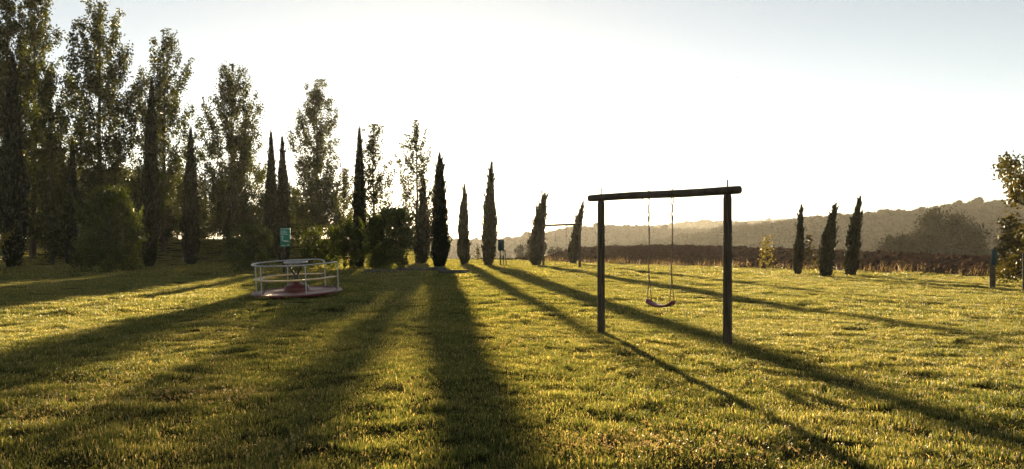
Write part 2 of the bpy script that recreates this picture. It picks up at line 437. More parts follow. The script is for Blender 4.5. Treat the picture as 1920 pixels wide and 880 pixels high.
def grass_band(name, label, y0, y1, tile, protos, seed, margin):
    r = np.random.default_rng(seed)
    gx, gy = np.meshgrid(np.arange(-1.1 * y1 - margin, 1.1 * y1 + margin, tile), np.arange(y0, y1, tile))
    gx = gx.ravel() + tile * .6 * (r.random(gx.size) - .5); gy = gy.ravel() + tile * .6 * (r.random(gy.size) - .5)
    k = (np.abs(gx) < .74 * gy + margin) & (in_field(gx, gy) < .25) & (gy < np.interp(gx, CRX, CRY) + 8)
    gx, gy = gx[k], gy[k]; n = len(gx)
    nz = fbm(gx / 1.6, gy / 1.6); s = .74 + .5 * nz + .22 * r.random(n)
    o = instancer(name, np.stack([gx, gy, terr(gx, gy)], -1), r.integers(0, 6, n), np.stack([.06 * r.normal(size=n), .06 * r.normal(size=n), r.random(n) * 6.28], -1), np.stack([np.ones(n), np.ones(n), s], -1), protos)
    tag(o, label, 'grass', kind='stuff')
    return n
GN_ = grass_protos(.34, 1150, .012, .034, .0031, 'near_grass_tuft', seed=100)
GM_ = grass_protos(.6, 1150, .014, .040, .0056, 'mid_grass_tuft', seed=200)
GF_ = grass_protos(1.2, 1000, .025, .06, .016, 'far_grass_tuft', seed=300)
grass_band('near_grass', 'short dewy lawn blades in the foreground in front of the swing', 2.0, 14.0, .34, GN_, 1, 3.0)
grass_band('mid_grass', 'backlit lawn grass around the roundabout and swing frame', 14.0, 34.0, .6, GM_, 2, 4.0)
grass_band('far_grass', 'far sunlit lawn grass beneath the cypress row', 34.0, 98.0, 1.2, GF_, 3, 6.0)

def flower_patches():                                # pale seed heads in loose patches
    r = np.random.default_rng(77); b = MB()
    spots = [(200, 735, .8, .35), (60, 790, .8, .35), (480, 850, .5, .2), (340, 745, .5, .25), (440, 745, .4, .2), (1260, 830, .7, .3), (1350, 850, .7, .3), (1230, 840, .5, .25), (1110, 845, .35, .2), (870, 660, .5, .5), (960, 650, .6, .5)]
    for px, py, sx, sy in spots:
        c = ground_at(px, py); n = 70
        x = c[0] + sx * .55 * r.normal(size=n); y = c[1] + sy * .8 * r.normal(size=n); z = terr(x, y); h = .025 + .035 * r.random(n)
        tip = np.stack([x + .015 * r.normal(size=n), y + .015 * r.normal(size=n), z + h], -1)
        b.leaves(np.stack([x, y, z + h / 2], -1), h, .0025, tip - np.stack([x, y, z], -1), np.full(n, .4), r)
        for _ in range(5):
            b.leaves(tip + .006 * r.normal(size=(n, 3)), .011 + .008 * r.random(n), .007 + .004 * r.random(n), r.normal(size=(n, 3)), .7 + .3 * r.random(n), r)
    tag(b.obj('seed_heads', M['straw']), 'pale seed heads scattered in patches over the near lawn', 'seed heads', kind='stuff')
flower_patches()
def field_margin():
    r = np.random.default_rng(78); b = MB()
    n = 5200; y = 22 + 48 * r.random(n); x = boundary(y) - .25 + .35 * r.normal(size=n)
    pn = vnoise(y * .8, x * .1); k = r.random(n) < .15 + pn ** 2; x, y, pn = x[k], y[k], pn[k]; n = len(x)
    h = (.12 + .5 * r.random(n) ** 2) * (.4 + .9 * pn); z = terr(x, y)
    ax = np.stack([.35 * r.normal(size=n), .35 * r.normal(size=n), np.ones(n)], -1)
    b.leaves(np.stack([x, y, z + h / 2], -1), h, .016, ax, r.random(n), r)
    b.leaves(np.stack([x, y, z + h], -1) + ax * h[:, None] * 0, .06, .02, ax, r.random(n), r)
    tag(b.obj('field_margin_weeds', M['straw']), 'dry pale weeds along the edge of the ploughed field', 'weeds', kind='stuff')
field_margin()

# ---------------------------------------------------------------- trees
def trunk_mesh(b, pts, r0, r1, n=8): b.tube(pts, np.linspace(r0, r1, len(pts)), n)
def poplar(px, d, top, Rw, label, seed, dens=1.0, low=.10, leaf='poplar', name='poplar_tree'):
    r = np.random.default_rng(seed); g = on_ground(px, d); H = (EYE + (HY - top) / F * d) - g[2]
    t = thing(name, label, 'tree', g, 'tall poplars behind the cypresses')
    tb = MB(); wob = np.cumsum(r.normal(size=(9, 2)) * .05, axis=0) * .8
    hs = np.linspace(-.1, H * .97, 9); tr = np.stack([wob[:, 0], wob[:, 1], hs], -1); tr[0, :2] = tr[1, :2]
    trunk_mesh(tb, tr, .17 * H / 14, .015, 9)
    def tp(z): return np.array([np.interp(z, hs, tr[:, 0]), np.interp(z, hs, tr[:, 1]), z])
    bb = MB(); C = []; nb = int(54 * H / 14)
    for i in range(nb):
        f = low + (.96 - low) * (i + r.random()) / nb
        reach = 1.15 * Rw * np.interp(f, [0, .12, .3, .5, .75, .92, 1], [.7, .9, 1, .95, .72, .38, .12]) * (.55 + .55 * r.random())
        el = R(38 + 20 * r.random() + 14 * f); a = i * 2.399 + r.normal() * .4
        Lb = min(reach / math.cos(el), .8 * f * H); p0 = tp(max(.03 * H, f * H - .95 * Lb * math.sin(el)))
        dr = np.array([math.cos(a) * math.cos(el), math.sin(a) * math.cos(el), math.sin(el)])
        s = np.linspace(0, 1, 5)[:, None]
        pts = p0 + dr * Lb * s + np.array([0, 0, .18 * Lb]) * s ** 2 + r.normal(size=(5, 3)) * .04 * Lb * s
        pts[:, 2] = np.minimum(pts[:, 2], H)
        bb.tube(pts, np.linspace(.035 * (1.3 - f), .006, 5), 5, cap=False)
        m = max(2, int(Lb / .42))
        for q in np.linspace(.42 if r.random() < .7 else .15, 1.04, m):
            c = pts[0] + (pts[-1] - pts[0]) * q
            C.append((c + r.normal(size=3) * .12, (.13 + .34 * r.random() ** 1.6) * (Rw / 2.4) ** .5, .5))
        if r.random() < .5:                         # side twig
            c = pts[2] + np.array([r.normal(), r.normal(), .5]) * .3; C.append((c, .28, .5))
    for q in np.linspace(.86, 1.0, 6): C.append((tp(q * H), .22, .5))
    cb = MB(); nl = int(64 * dens)
    for c, cr, _ in C:
        n = max(4, int(nl * (.35 + r.random()) * (cr / .3) ** 2)); p = c + r.normal(size=(n, 3)) * cr * np.array([.5, .5, .78])
        p[:, 2] = np.minimum(p[:, 2], H)
        cb.leaves(p, .15 + .07 * r.random(n), .12 + .05 * r.random(n), r.normal(size=(n, 3)) + np.array([0, 0, -.3]), np.clip(.25 + .6 * r.random() + .15 * r.normal(size=n), 0, 1), r)
    tb.obj('trunk', M['bark'], t, True); bb.obj('branches', M['bark'], t, True); cb.obj('crown', M[leaf], t)
    return t
PROF = ([0, .03, .10, .28, .5, .75, .92, 1], [.30, .62, .85, 1, .84, .47, .18, .02])
def cypress(px, py, tx, ty, wpx, label, seed, n=7000, rough=1.0, grp='pencil cypresses along the lawn', core=.70, d=None):
    r = np.random.default_rng(seed); g = ground_at(px, py) if d is None else on_ground(px, d); d = g[1]
    H = EYE + (HY - ty) / F * d - g[2]; Rw = .86 * wpx / 2 / F * d; lean = (tx - px) / F * d
    t = thing('cypress_tree', label, 'tree', g, grp)
    ax = lambda z: np.stack([lean * (z / H) ** 1.5, 0 * z, z], -1)
    tb = MB(); zz = np.linspace(-.08, H * .7, 6); trunk_mesh(tb, ax(np.maximum(zz, 0)) * [1, 1, 0] + np.stack([0 * zz, 0 * zz, zz], -1), .075 + .006 * H, .015, 8)
    cb = MB()
    ph = r.random(8) * 6.283
    lump = lambda a, f: 1 + rough * (.14 * np.sin(3 * a + ph[0] + 6 * f) + .12 * np.sin(2 * a + ph[1] - 11 * f) + .10 * np.sin(23 * f + ph[2] + a) + .07 * np.sin(41 * f + ph[3] - 2 * a))
    prof = lambda f: np.interp(f, *PROF)
    # inner mass
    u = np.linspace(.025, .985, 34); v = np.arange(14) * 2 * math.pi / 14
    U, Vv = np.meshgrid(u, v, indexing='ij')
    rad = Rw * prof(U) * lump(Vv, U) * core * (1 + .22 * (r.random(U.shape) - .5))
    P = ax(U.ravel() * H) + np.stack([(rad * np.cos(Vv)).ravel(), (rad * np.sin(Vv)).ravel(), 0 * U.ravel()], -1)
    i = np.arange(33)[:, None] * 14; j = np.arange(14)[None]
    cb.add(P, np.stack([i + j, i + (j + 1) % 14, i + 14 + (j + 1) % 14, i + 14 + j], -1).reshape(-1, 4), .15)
    f = r.random(n) ** 1.15 * .97 + .012; a = r.random(n) * 6.283
    rad = Rw * prof(f) * lump(a, f) * (.62 + .42 * r.random(n))
    c = ax(f * H) + np.stack([rad * np.cos(a), rad * np.sin(a), .05 * r.normal(size=n)], -1)
    dirs = np.stack([.38 * np.cos(a), .38 * np.sin(a), np.ones(n)], -1) + .22 * r.normal(size=(n, 3)) + np.array([lean / H * 1.3, 0, 0])
    ln = (.12 + .16 * r.random(n)) * (H / 6.5) ** .5
    cb.leaves(c, ln, ln * .34, dirs, np.clip(.4 + .25 * r.normal(size=n), 0, 1), r)
    for _ in range(int(44 * rough)):                 # plumes that stand off the column
        f0 = .04 + .9 * r.random(); a0 = r.random() * 6.283; m = 60
        L0 = (.35 + .75 * r.random() ** 1.5) * Rw * 1.6 * (1.1 - f0 * .5); s = r.random(m)
        o0 = ax(np.array([f0 * H]))[0] + Rw * prof(f0) * .85 * np.array([math.cos(a0), math.sin(a0), 0])
        dr = np.array([.42 * math.cos(a0) + lean / H, .42 * math.sin(a0), 1.0])
        p = o0 + dr * (s * L0)[:, None] + r.normal(size=(m, 3)) * (.10 * (1.1 - s) * Rw)[:, None]
        cb.leaves(p, .12 + .1 * r.random(m), .045, dr + .25 * r.normal(size=(m, 3)), np.clip(.45 + .25 * r.normal(size=m), 0, 1), r)
    m = 160; s = r.random(m)                         # wispy leader bent with the lean
    p = ax(H * (.86 + .15 * s)) + r.normal(size=(m, 3)) * (.16 * (1.05 - s) * Rw)[:, None]
    cb.leaves(p, .12 + .14 * r.random(m), .04, np.array([lean / H * 2.2, 0, 1.0]) + .3 * r.normal(size=(m, 3)), np.clip(.5 + .25 * r.normal(size=m), 0, 1), r)
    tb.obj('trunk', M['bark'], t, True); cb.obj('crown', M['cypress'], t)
    return t
def bushy(name, cat, label, px, d, top, wpx, seed, leaf='shrub', lsize=.11, ncl=70, nl=130, low=.05, grp=None, stems=5, offs=None, shape=1.0, trunk_h=.35, g=None, shoots=.45):
    r = np.random.default_rng(seed); g = on_ground(px, d) if g is None else g; d = g[1]
    H = EYE + (HY - top) / F * d - g[2]; Rw = wpx / 2 / F * d
    t = thing(name, label, cat, g, grp)
    tb = MB(); cb = MB(); bb = MB()
    tips = []
    for i in range(ncl):
        f = low + (1 - low) * r.random() ** .9
        w = Rw * (max(.05, 1 - abs((f - .38) / .66) ** 2.2)) ** .5 * (.3 + .75 * r.random() ** .5) * (.8 + .3 * r.random())
        a = r.random() * 6.283
        tips.append(np.array([w * math.cos(a), w * math.sin(a), f * H * (.92 + .1 * r.random())]))
    if offs is not None: tips += [np.array(o) for o in offs]
    hub = [np.array([.12 * Rw * r.normal(), .12 * Rw * r.normal(), H * (trunk_h * (.6 + .6 * r.random()))]) for _ in range(stems)]
    for h_ in hub:
        s = np.linspace(0, 1, 5)[:, None]
        tb.tube(np.array([h_[0] * .25, h_[1] * .25, -.08]) * (1 - s) + h_ * s, np.linspace(.03, .018, 5) * max(1, H / 3.2) * (2.2 if stems == 1 else 1), 6)
    for c in tips:
        h_ = hub[r.integers(len(hub))]; s = np.linspace(0, 1, 4)[:, None]
        bb.tube(h_ * (1 - s) + c * s + np.array([0, 0, .08 * H]) * s * (1 - s), np.linspace(.014, .004, 4) * max(1, H / 3.2), 4, cap=False)
        if r.random() < shoots:                         # upright shoot that breaks the outline
            m = int(nl * .45); s_ = r.random(m); sd = np.array([.5 * c[0] / (Rw + .01), .5 * c[1] / (Rw + .01), 1.0]) + .25 * r.normal(size=3); sl = H * (.10 + .13 * r.random())
            p = c + sd * (s_ * sl)[:, None] + r.normal(size=(m, 3)) * (.05 * Rw * (1.2 - s_))[:, None]
            p[:, 2] = np.minimum(p[:, 2], H * 1.02)
            cb.leaves(p, lsize * (.8 + .6 * r.random(m)), lsize * (.45 + .3 * r.random(m)), sd + .5 * r.normal(size=(m, 3)), np.clip(.45 + .4 * r.random() + .15 * r.normal(size=m), 0, 1), r)
        cr = Rw * (.08 + .17 * r.random()) ; n = int(nl * (.35 + 1.1 * r.random()))
        p = c + r.normal(size=(n, 3)) * cr * np.array([.62, .62, .7])
        p[:, 2] = np.maximum(p[:, 2], .04)
        cb.leaves(p, lsize * (.8 + .6 * r.random(n)), lsize * (.5 + .35 * r.random(n)), r.normal(size=(n, 3)) + np.array([0, 0, .5]), np.clip(.15 + .65 * r.random() + .15 * r.normal(size=n), 0, 1), r)
    tb.obj('trunk' if stems == 1 else 'stems', M['bark'], t, True); bb.obj('branches', M['bark'], t, True); cb.obj('crown', M[leaf], t)
    return t

poplar(12, 59.0, -60, 2.21, 'very tall poplar behind the thickest dark cypress', 1)
poplar(64, 62.5, -35, 2.21, 'tall poplar growing beside the thickest cypress, top out of the picture', 2)
poplar(98, 55.5, 118, 1.69, 'shorter dense poplar between the thickest cypress and the broad open poplar', 3, low=.06)
poplar(188, 60.2, -8, 2.93, 'broad airy poplar with its bare trunk showing, behind the largest round shrub', 4, dens=.85)
poplar(308, 66.1, 58, 2.60, 'poplar with two peaks rising behind the tall slim cypress', 5, dens=.85)
poplar(433, 68.4, 120, 2.73, 'full poplar leafy to its foot, beside the cypress pair', 6, dens=1.1, low=.07)
poplar(595, 74.3, 152, 2.3, 'slender open poplar standing behind the green sign', 7, dens=0.95)
poplar(648, 85.0, 318, 2.0, 'low golden poplar between the slender poplar and a solitary cypress', 8, dens=0.9, low=.06)
poplar(702, 56, 234, 1.35, 'thin see-through poplar just behind a broad topped cypress', 9, dens=0.8, low=.2)
poplar(783, 64, 226, 1.55, 'sparse sunlit poplar with ragged top behind two cypresses', 10, dens=0.7, low=.12)

cypress(24, 503, 24, 100, 50, 'thickest tall dark cypress beside the tallest poplars', 21, n=9000, rough=.7)
cypress(132, 497, 136, 262, 27, 'dark cypress standing just behind the largest round shrub', 22)
cypress(280, 502, 285, 150, 36, 'tallest slim cypress beside the largest round shrub', 23, n=9000, rough=.7)
cypress(358, 497, 357, 240, 36, 'spindle shaped cypress with a white stake at its foot', 24, rough=.6)
cypress(510, 487, 508, 246, 27, 'taller cypress of the close pair behind the green sign', 25, d=62)
cypress(531, 485, 529, 256, 30, 'shorter cypress of the close pair behind the green sign', 26, d=60)
cypress(674, 503, 674, 240, 30, 'broad topped cypress between two shrubs near the grey log', 27, n=8000, rough=.6)
cypress(791, 495, 795, 338, 34, 'shorter cypress in front of the sparse sunlit poplar', 28)
cypress(824, 502, 824, 288, 39, 'cypress with a side twig standing behind the dark logs', 29, rough=.8)
cypress(869, 496, 871, 346, 24, 'small rough cypress standing alone beyond the log ends', 30, rough=1.3, core=.6)
cypress(916, 499, 922, 304, 30, 'tall lone cypress beside the teal board', 31)
cypress(1004, 498, 1022, 362, 32, 'leaning bushy cypress at the distant swing frame', 32, rough=1.4)
cypress(1074, 496, 1094, 378, 21, 'thin bent cypress at the far post of the distant swing frame', 33, rough=1.1)
cypress(1496, 516, 1503, 387, 19, 'slimmest of three wind-bent cypresses beside the ploughed field', 34, rough=1.1)
cypress(1546, 520, 1567, 384, 27, 'stoutest of three wind-bent cypresses beside the ploughed field', 35, rough=1.2)
cypress(1594, 518, 1613, 371, 26, 'tallest of three wind-bent cypresses beside the ploughed field', 36, rough=1.2)

S = 'shrubs along the edge of the lawn'
bushy('large_shrub', 'shrub', 'largest round green shrub between two dark cypresses', 205, 0, 362, 110, 51, g=ground_at(205, 512), ncl=100, nl=170, grp=S, lsize=.12)
bushy('shrub', 'shrub', 'rounded green shrub in front of the full poplar', 468, 0, 424, 84, 52, g=ground_at(468, 509), ncl=70, nl=120, grp=S)
bushy('shrub', 'shrub', 'yellow topped shrub behind the roundabout rail', 598, 0, 424, 74, 53, g=ground_at(600, 503), ncl=60, nl=120, grp=S)
bushy('shrub', 'shrub', 'dark green shrub leaning against the broad topped cypress', 648, 0, 420, 62, 54, g=ground_at(645, 506), ncl=60, nl=120, grp=S)
bushy('shrub', 'shrub', 'dense dark shrub behind the grey log', 731, 0, 394, 88, 55, g=ground_at(731, 508), ncl=150, nl=200, grp=S)
bushy('yellow_shrub', 'shrub', 'yellow leaved shrub just reaching in beside the thickest cypress', -38, 34, 400, 92, 56, leaf='gold', ncl=30, nl=40)
U = 'leafy undergrowth trees behind the poplars'
for i, (px, d, top, w, lab) in enumerate([
        (600, 61, 335, 120, 'bushy dark tree below the slender poplar behind the green sign'),
        (460, 66, 310, 110, 'leafy tree behind the full poplar and cypress pair'),
        (375, 70, 335, 110, 'leafy tree in the gap behind the spindle shaped cypress'),
        (315, 64, 322, 100, 'leafy tree low behind the poplar with two peaks'),
        (235, 62, 318, 110, 'leafy tree right behind the largest round shrub'),
        (95, 62, 290, 120, 'leafy tree behind the shorter dense poplar'),
        (20, 60, 270, 120, 'leafy tree behind the thickest cypress'),
        (535, 72, 352, 100, 'leafy tree seen between the cypress pair and green sign'),
        (420, 76, 378, 120, 'low leafy tree filling the gap below the full poplar'),
        (495, 78, 390, 110, 'low leafy tree directly behind the taller cypress of the pair'),
        (348, 78, 372, 110, 'low leafy tree on the bank behind the spindle shaped cypress'),
        (566, 78, 398, 100, 'low leafy tree on the bank beyond the green sign'),
        (655, 80, 418, 80, 'lowest leafy tree on the bank behind the broad topped cypress')]):
    bushy('understory_tree', 'tree', lab, px, d * 1.18, top, w, 60 + i, leaf='poplar', lsize=.17, ncl=95, nl=130, grp=U, stems=1, trunk_h=.4, low=.08)

# right side: field trees, saplings, edge tree
for i, (px, d, top, w, lab) in enumerate([
        (1772, 128, 405, 145, 'largest dome shaped tree beyond the ploughed field'),
        (1682, 120, 443, 70, 'small round tree beside the dome shaped tree'),
        (1728, 126, 436, 70, 'middle sized round tree touching the dome shaped tree'),
        (1822, 135, 450, 60, 'low round tree on the outer flank of the dome shaped tree')]):
    g = on_ground(px, d); g[2] = min(g[2], -2.0)
    bushy('field_tree', 'tree', lab, px, d, top, w, 80 + i, leaf='far', lsize=.34, ncl=190, nl=150, shoots=0, grp='round trees beyond the ploughed field', stems=1, trunk_h=.3, low=.12)
for i, (px, d, top, w, lab) in enumerate([
        (985, 150, 459, 56, 'hazy bush tree beyond the teal board'), (1040, 165, 466, 50, 'hazy low bush tree seen through the distant swing')]):
    bushy('hazy_tree', 'tree', lab, px, d, top, w, 88 + i, leaf='far', lsize=.3, ncl=90, nl=120, shoots=0, grp='hazy bushes past the lawn', stems=1, low=.1)
def sapling(px, py, top, wpx, label, seed):
    r = np.random.default_rng(seed); g = ground_at(px, py); H = EYE + (HY - top) / F * g[1] - g[2]; Rw = wpx / 2 / F * g[1]
    t = thing('sapling', label, 'tree', g, 'young saplings by the ploughed field')
    tb = MB().tube([(0, 0, -.05), (.01, 0, H * .5), (0, 0, H)], [.018, .012, .004], 6)
    bb = tb; cb = MB()
    for i in range(22):
        f = .16 + .82 * (i + r.random()) / 22; a = i * 2.4; L0 = Rw * (1.15 - .8 * f) * (.6 + .5 * r.random())
        p0 = np.array([0, 0, f * H]); p1 = p0 + np.array([math.cos(a) * L0, math.sin(a) * L0, .12 * L0])
        bb.tube([p0, (p0 + p1) / 2, p1], [.006, .005, .003], 4, cap=False)
        n = 16; s = .3 + .8 * r.random(n); p = p0 + (p1 - p0) * s[:, None] + r.normal(size=(n, 3)) * .05
        cb.leaves(p, .10 + .05 * r.random(n), .06, r.normal(size=(n, 3)), r.random(n), r)
    tb.obj('trunk', M['bark'], t, True); cb.obj('crown', M['gold'] if seed % 2 else M['broad'], t)
sapling(1436, 514, 444, 38, 'young tiered sapling standing apart from the wind-bent cypresses', 91)
sapling(1517, 517, 438, 36, 'young sapling between two wind-bent cypresses', 92)
sapling(972, 488, 455, 12, 'tiny sapling on the crest beyond the teal board', 93)
sapling(896, 489, 464, 10, 'tiny sapling on the crest between two cypresses', 94)

def edge_tree():
    r = np.random.default_rng(95); d = 26; g = on_ground(1992, d)
    t = thing('broadleaf_tree', 'broadleaf tree with reddish leaves overhanging from beside the short post', 'tree', g)
    tb = MB().tube([(0, 0, -.1), (.03, 0, .8), (0, .05, 2.2), (.06, 0, 3.6), (.05, 0, 4.6)], [.13, .11, .09, .06, .02], 9)
    bb = MB(); cb = MB(); k = d / F
    def blob(px, py, dy, cr, n):
        c = np.array([(px - CX) * k - g[0], dy, EYE - (py - HY) * k - g[2]])
        z0 = max(.6, c[2] - .8); s = np.linspace(0, 1, 5)[:, None]
        bb.tube(np.array([.02, 0, z0]) * (1 - s) + c * s + np.array([0, 0, .15]) * s * (1 - s), np.linspace(.04, .008, 5), 5, cap=False)
        p = c + r.normal(size=(n, 3)) * cr * np.array([.5, .5, .42])
        cb.leaves(p, .11 + .07 * r.random(n), .07 + .035 * r.random(n), r.normal(size=(n, 3)) + np.array([0, 0, -.5]), np.clip(.2 + .6 * r.random() + .15 * r.normal(size=n), 0, 1), r)
    for px, py in [(1890, 308), (1905, 298), (1912, 330), (1893, 340), (1906, 356), (1900, 375), (1918, 372)]: blob(px, py, .4 * r.normal(), .30, 90)
    for _ in range(26): blob(1942 + 105 * r.random(), 285 + 85 * r.random(), 1.0 * r.normal(), .42, 210)
    for px, py in [(1885, 425), (1895, 412), (1880, 447), (1873, 468), (1888, 480), (1900, 500), (1895, 455)]: blob(px, py, .4 * r.normal(), .30, 110)
    for _ in range(30): blob(1916 + 120 * r.random(), 428 + 95 * r.random(), .9 * r.normal(), .40, 220)
    tb.obj('trunk', M['bark'], t, True); bb.obj('branches', M['bark'], t, True); cb.obj('crown', M['broad'], t)
edge_tree()

# ---------------------------------------------------------------- building behind the poplars
def building():
    d = 99; a = at(60, 318, d); c = at(290, 318, d); z0 = tz(a[0], d); zt = a[2]
    t = thing('low_building', 'low building with a pale flat roof hidden behind the poplars', 'building', ((a[0] + c[0]) / 2, d, z0))
    w = (c[0] - a[0]) / 2; h = zt - z0
    MB().box((-w, 0, -.6), (w, 7, h - .25)).obj('wall', M['wall'], t)
    MB().box((-w - .4, -.4, h - .25), (w + .4, 7.4, h)).obj('roof', M['roof'], t)
    for i in range(5):
        x = -w + 1.2 + i * (2 * w - 2.4) / 4
        for zz in (1.0, 3.8):
            f = MB().box((x - .55, -.05, zz), (x + .55, -.003, zz + 1.3)).obj('window', M['roof'], t)
            MB().box((x - .47, -.07, zz + .08), (x + .47, -.052, zz + 1.22)).obj('pane', M['glass'], f)
building()

# ---------------------------------------------------------------- swing frames and swings
def swing_frame(name, label, L_, R_, ztop, beam_r, post_r, ext0, ext1, rods=True, n=8, top_l=None):
    L_ = np.asarray(L_); R_ = np.asarray(R_); c = (L_ + R_) / 2
    t = thing(name, label, 'swing frame', c, 'wooden swing frames on the lawn')
    u = (R_ - L_) * [1, 1, 0]; span = np.linalg.norm(u); u /= span
    for P in (L_, R_):
        p = P - c; zt = ztop - c[2] - beam_r * .9
        b = MB().tube([p + [0, 0, -.25], p + [0, 0, .0], p + [0, 0, 1.0], p + [0, 0, zt - .09 - p[2]], p + [0, 0, zt - .05 - p[2]], p + [0, 0, zt - p[2]]], np.array([1.04, 1.04, 1.0, .98, .96, .8]) * post_r, 16)
        b.obj('post', M['post'], t, True)
    s = np.linspace(-ext0, span + ext1, 14)
    pts = (L_ - c) * [1, 1, 0] + u * s[:, None] + np.array([0, 0, ztop - c[2]]) + np.stack([0 * s, 0 * s, .004 * np.sin(s * 3)], -1)
    rr = np.full(14, beam_r) * (1 + .02 * np.sin(np.arange(14) * 1.7)); rr[0] *= .93; rr[-1] *= .93
    b = MB().tube(np.vstack([pts[0] - u * 0 , pts[0] + u * .012, pts[1:-1], pts[-1] - u * .012, pts[-1]]), np.concatenate([[rr[0] * .95], [rr[0] * 1.05], rr[1:-1], [rr[-1] * 1.05], [rr[-1] * .95]]), 20)
    bo = b.obj('beam', M['beam'], t, True)
    if rods:
        for P in (L_, R_):
            p = (P - c) * [1, 1, 0] + [0, 0, ztop - c[2]]
            MB().tube([p + [0, 0, beam_r * .8], p + [.003, 0, beam_r + .095]], .010, 8).obj('threaded_rod', M['dark_steel'], t, True)
        for s_ in (S0, S1):
            p = (L_ - c) * [1, 1, 0] + u * s_ + [0, 0, ztop - c[2] + beam_r]
            MB().tube([p + [0, 0, -.01], p + [0, 0, .014]], .014, 6).obj('bolt_nut', M['dark_steel'], t)
        p = (L_ - c) * [1, 1, 0] + u * (S0 - .12) + [0, 0, ztop - c[2] - beam_r]
        MB().tube([p + [0, 0, .01], p + [0, 0, -.012]], .012, 6).obj('bolt_nut', M['dark_steel'], t)
    return L_, u
def ring(b, c, u, w, ru, rw, r, n=16, m=6):
    a = np.linspace(0, 2 * math.pi, n + 1)
    b.tube(c + np.cos(a)[:, None] * u * ru + np.sin(a)[:, None] * w * rw, r, m, cap=False)
Lp = ground_at(1127, 625); Rp = ground_at(1364, 648)
def beam_at(px):                                    # distance along the beam where the pixel column crosses it
    u = (Rp - Lp) * [1, 1, 0]; u = u / np.linalg.norm(u); k = (px - CX) / F
    return (k * Lp[1] - Lp[0]) / (u[0] - k * u[1])
ZB = (EYE + (HY - 368) / F * Lp[1] + EYE + (HY - 361) / F * Rp[1]) / 2
S0, S1 = beam_at(1216.5), beam_at(1260.5)
L0, U0 = swing_frame('wooden_swing_set', 'weathered wooden swing frame with a round crossbeam and a maroon swing', Lp, Rp, ZB, .055, .0585, -beam_at(1105), beam_at(1388) - beam_at(1364))
def swing(L_, u, s0, s1, zb, br, zseat):
    Wd = np.array([0, 0, 1.0]); nrm = np.cross(u, Wd)
    a = L_ * [1, 1, 0] + u * s0 + [0, 0, zb - br]; c = L_ * [1, 1, 0] + u * s1 + [0, 0, zb - br]
    mid = (a + c) / 2; o = np.array([mid[0], mid[1], zseat])
    t = thing('swing', 'maroon belt swing hanging on two ropes from the wooden crossbeam', 'swing', o)
    half = (s1 - s0) / 2
    for sg, p in ((-1, a - o), (1, c - o)):
        b = MB(); ring(b, p + [0, 0, -.05], u, Wd, .020, .060, .0075); b.obj('shackle', M['dark_steel'], t, True)
        b = MB(); b.tube([p + [0, 0, -.105], p + [0, 0, -.20]], .011, 8); ring(b, p + [0, 0, -.235], u, Wd, .017, .034, .008); b.tube([p + [0, 0, -.20], p + [0, 0, -.215]], .011, 8)
        b.tube([p + [0, 0, -.262], p + [0, 0, -.285], p + [0, 0, -.34]], [.012, .017, .014], 8); b.obj('swivel', M['dark_steel'], t, True)
        e = u * sg * (half - .01) + np.array([0, 0, .02]); top = p + [0, 0, -.33]; sp = e + (top - e) * .27
        s = np.linspace(0, 1, 9)[:, None]; b = MB()
        b.tube(top * (1 - s) + sp * s + u * (.006 * np.sin(s * 6)), .0095, 7)
        for sd in (-1, 1): b.tube(np.array([sp + nrm * sd * .003, sp * .4 + e * .6 + nrm * sd * .035, e + nrm * sd * .055 - [0, 0, .03]]), .0065, 6)
        b.obj('rope', M['rope'], t, True)
        MB().tube([e + nrm * -.06 - [0, 0, .035], e + nrm * .06 - [0, 0, .035]], .008, 8).obj('hanger_pin', M['dark_steel'], t, True)
    q = np.linspace(-1.09, 1.09, 25); zq = -.045 + .055 * np.abs(q) ** 2.4; th = .016 + .006 * (np.abs(q) > .85)
    V = []
    for k in range(25):
        base = u * q[k] * half + np.array([0, 0, zq[k]]); wd = .085 * (1 - .18 * abs(q[k]) ** 6)
        for (sn, sz) in ((-1, -.6), (-.8, -1), (.8, -1), (1, -.6), (1, .6), (.8, 1), (-.8, 1), (-1, .6)):
            V.append(base + nrm * sn * wd + np.array([0, 0, sz * th[k]]))
    i = np.arange(24)[:, None] * 8; j = np.arange(8)[None]
    b = MB(); b.add(V, np.stack([i + j, i + (j + 1) % 8, i + 8 + (j + 1) % 8, i + 8 + j], -1).reshape(-1, 4))
    b.f.append(np.array([[7, 6, 5, 4], [7, 4, 3, 0], [3, 2, 1, 0]])); b.f.append(24 * 8 + np.array([[4, 5, 6, 7], [0, 3, 4, 7], [0, 1, 2, 3]]))
    b.obj('seat', M['seat'], t, True)
swing(L0, U0, S0, S1, ZB, .055, EYE + (HY - 572) / F * (Lp[1] + Rp[1]) / 2 + .03)

FL = ground_at(1019, 499.5); FR = ground_at(1087, 503)
zb2 = EYE + (HY - 422) / F * (FL[1] + FR[1]) / 2
L1, U1 = swing_frame('distant_swing_set', 'distant dark swing frame standing between two leaning cypresses', FL, FR, zb2, .075, .085, .15, .3, rods=False)
def far_rope(px):
    d0 = (FL[1] + FR[1]) / 2; uu = U1; k = (px - CX) / F
    s = (k * L1[1] - L1[0]) / (uu[0] - k * uu[1]); p = L1 * [1, 1, 0] + uu * s
    return np.array([p[0], p[1], 0])
pa, pb = far_rope(1041), far_rope(1062); mid = (pa + pb) / 2; zg = tz(mid[0], mid[1])
t = thing('rope_swing', 'pair of thin ropes with a low seat hanging from the distant swing frame', 'swing', (mid[0], mid[1], zg + .12))
for p in (pa, pb):
    q = p - mid; s = np.linspace(0, 1, 10); z1 = zb2 - .06 - zg - .12
    MB().tube(np.stack([q[0] + 0 * s, q[1] + 0 * s, z1 * (1 - s) + .01], -1), .011 + .006 * (np.arange(10) % 3 == 0), 6).obj('rope', M['rope'], t, True)
